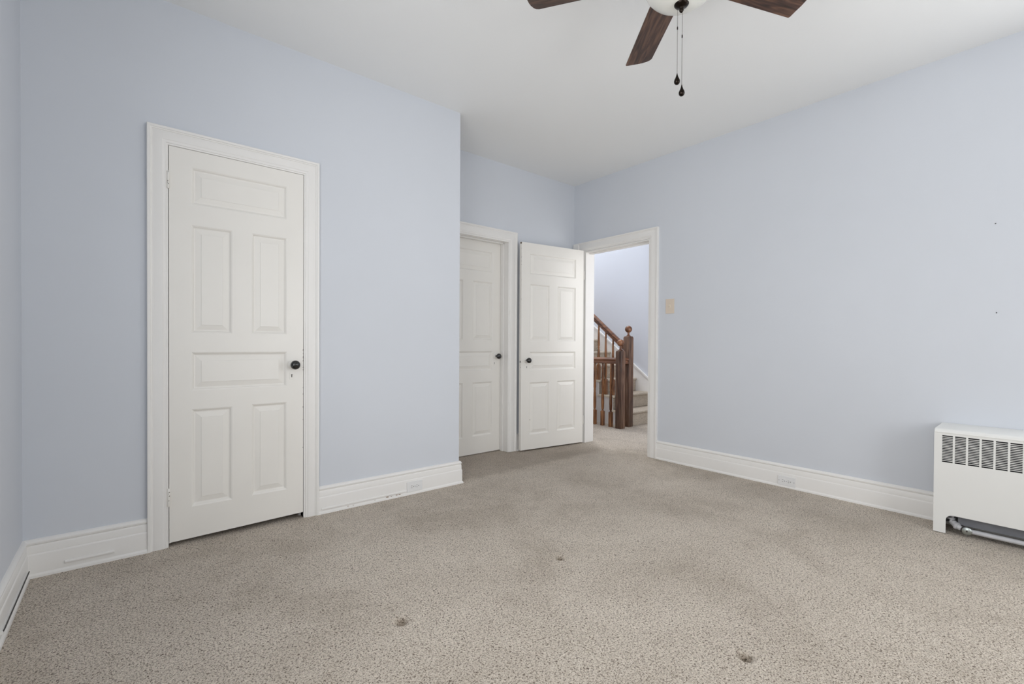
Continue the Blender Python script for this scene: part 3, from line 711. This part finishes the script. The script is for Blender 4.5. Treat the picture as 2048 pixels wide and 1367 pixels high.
# white stepped side board and cream tread ends
pts = [(SY+0.055, 0.0)]
for k in range(NS):
    if k == 0: pts += [(SY+0.055, RISE-0.012)]
    else: pts += [(SY+k*RUN, RISE*k-0.012), (SY+k*RUN, RISE*(k+1)-0.012)]
pts += [(SY+NS*RUN, RISE*NS-0.012), (SY+NS*RUN, 0.0)]
bm = bmesh.new(); poly_prism(bm, pts, lambda a, b_, t: (t, a, b_), SX0-0.012, SX0+0.010); sp.append(mesh_obj('stringer', bm, M_TRIM))
for k in range(NS):
    y0 = SY + k*RUN - (0.022 if k else -0.055); sp.append(mesh_obj('tread_end', boxes([(SX0-0.026, SX0+0.012, y0, SY+(k+1)*RUN, RISE*(k+1)-0.026, RISE*(k+1)+0.002)]), M_CREAM, bevel=0.004))
# skirt board on the far wall
s0 = RISE/RUN
bm = bmesh.new()
ya, yb = SY-0.10, SY+NS*RUN
zt = lambda y: 0.578 + (y-3.859)*0.757
poly_prism(bm, [(ya, 0.0), (yb, zt(yb)-0.75), (yb, zt(yb)), (ya, zt(ya))], lambda a, b_, t: (t, a, b_), XF-0.020, XF-0.001)
sk = mesh_obj('skirt_board', bm, M_TRIM); sp.append(sk)
bm = bmesh.new()
poly_prism(bm, [(ya, zt(ya)-0.026), (yb, zt(yb)-0.026), (yb, zt(yb)+0.006), (ya, zt(ya)+0.006)], lambda a, b_, t: (t, a, b_), XF-0.032, XF-0.0195)
sp.append(mesh_obj('skirt_cap', bm, M_TRIM, bevel=0.003))
place_children(st, sp)
baseboard('baseboard_hall', [(XF, 2.05), (XF, SY-0.11)], 'white baseboard of the hall before the stairs')

def post(x, y, w2, z1, zc, rb, rz=0):
    """square newel with bevelled arrises, chamfered cap, collar and ball"""
    bm = bmesh.new()
    def ring(h2, z): return [bm.verts.new((x+sx*h2, y+sy*h2, z)) for sx, sy in ((-1,-1),(1,-1),(1,1),(-1,1))]
    R_ = [ring(w2, 0.0), ring(w2, z1-0.022), ring(w2*0.88, z1-0.004), ring(w2*0.74, z1)]
    for a, b_ in zip(R_, R_[1:]):
        for i in range(4): bm.faces.new((a[i], a[(i+1) % 4], b_[(i+1) % 4], b_[i]))
    bm.faces.new(R_[0]); bm.faces.new(R_[-1])
    n_ = mesh_obj('newel_post', bm, M_POST, bevel=0.003, angle=30)
    bm = bmesh.new()
    lathe(bm, [(w2*0.70, z1), (w2*0.72, z1+0.006), (w2*0.5, z1+0.010), (w2*0.30, z1+0.018), (w2*0.30, zc-rb*0.93), (w2*0.36, zc-rb*0.90)] + [(rb*math.sin(rad(a)), zc-rb*math.cos(rad(a))) for a in (28, 40, 55, 70, 85, 100, 115, 130, 145, 160, 172)] + [(0.001, zc+rb)], x, y, 0, 28)
    f_ = mesh_obj('ball_finial', bm, M_RAIL, smooth=True, angle=60)
    bpy.context.view_layer.update(); f_.parent = n_
    return n_
def baluster(x, y, z0, z1, base=0.185, w2=0.020):
    bm = bmesh.new()
    box(bm, x-w2, x+w2, y-w2, y+w2, z0, z0+base)
    L_ = z1 - (z0+base)
    pr = [(0.016, 0), (0.011, 0.010), (0.0085, 0.018), (0.0135, 0.030), (0.0145, 0.05), (0.0160, 0.10*L_+0.05), (0.0150, 0.22*L_+0.03), (0.0125, 0.33*L_+0.02), (0.009, 0.37*L_+0.02), (0.0125, 0.39*L_+0.02), (0.009, 0.41*L_+0.02),
          (0.0135, 0.46*L_+0.02), (0.0125, 0.6*L_), (0.0105, 0.8*L_), (0.0085, 0.86*L_), (0.0115, 0.88*L_), (0.0090, 0.90*L_), (0.0090, L_)]
    lathe(bm, [(a*1.28, b_) for a, b_ in pr], x, y, z0+base, 16)
    return mesh_obj('baluster', bm, M_BALU, smooth=True, angle=35)
RAILP = [(-0.030, 0.0), (0.030, 0.0), (0.030, 0.016), (0.023, 0.026), (0.023, 0.038), (0.036, 0.046), (0.036, 0.058), (0.026, 0.070), (0.010, 0.076), (-0.010, 0.076), (-0.026, 0.070), (-0.036, 0.058), (-0.036, 0.046), (-0.023, 0.038), (-0.023, 0.026), (-0.030, 0.016)]
def rail(p0, p1):
    p0, p1 = Vector(p0), Vector(p1); d = p1-p0; hd = Vector((d.x, d.y, 0)).normalized(); s = Vector((-hd.y, hd.x, 0))
    bm = bmesh.new(); A = [bm.verts.new(p0 + s*a + Vector((0, 0, b_))) for a, b_ in RAILP]; B = [bm.verts.new(p1 + s*a + Vector((0, 0, b_))) for a, b_ in RAILP]
    bm.faces.new(A); bm.faces.new(B[::-1]); n = len(A)
    for i in range(n): bm.faces.new((A[i], A[(i+1) % n], B[(i+1) % n], B[i]))
    return mesh_obj('handrail', bm, M_RAIL, smooth=True, angle=35)
# landing railing
lr_ = empty('landing_railing', (4.708, 3.587, 0)); tag(lr_, 'low level wooden railing along the landing with ball-topped newel post and turned balusters', 'railing')
lp_ = [post(4.708, 3.585, 0.0425, 0.968, 1.062, 0.044)]
lp_.append(rail((4.712, 3.627, 0.800), (4.712, 5.30, 0.800)))
for k in range(13):
    lp_.append(baluster(4.712, 3.733+0.131*k, 0.0, 0.803))
lp_.append(rail((4.750, 3.600, 0.800), (4.8555, 3.600, 0.800)))
place_children(lr_, lp_)
# stair railing
sr_ = empty('stair_railing', (4.902, 3.611, 0)); tag(sr_, 'sloping wooden stair railing with tall ball-topped newel post, behind the landing railing', 'railing')
q = [post(4.902, 3.611, 0.0455, 1.147, 1.236, 0.045)]
zr = lambda y: 1.118 + (y-3.74)*0.790 - 0.076*1.27
rs = rail((4.912, 3.657, zr(3.657)), (4.912, SY+NS*RUN, zr(SY+NS*RUN)))
q.append(rs)
ys_ = [3.735+0.1205*k for k in range(16)]
for y in ys_:
    k = int((y-SY)//RUN); z0 = RISE*(k+1)+0.003
    q.append(baluster(4.905, y, z0, zr(y)-0.0, 0.205, 0.020))
place_children(sr_, q)
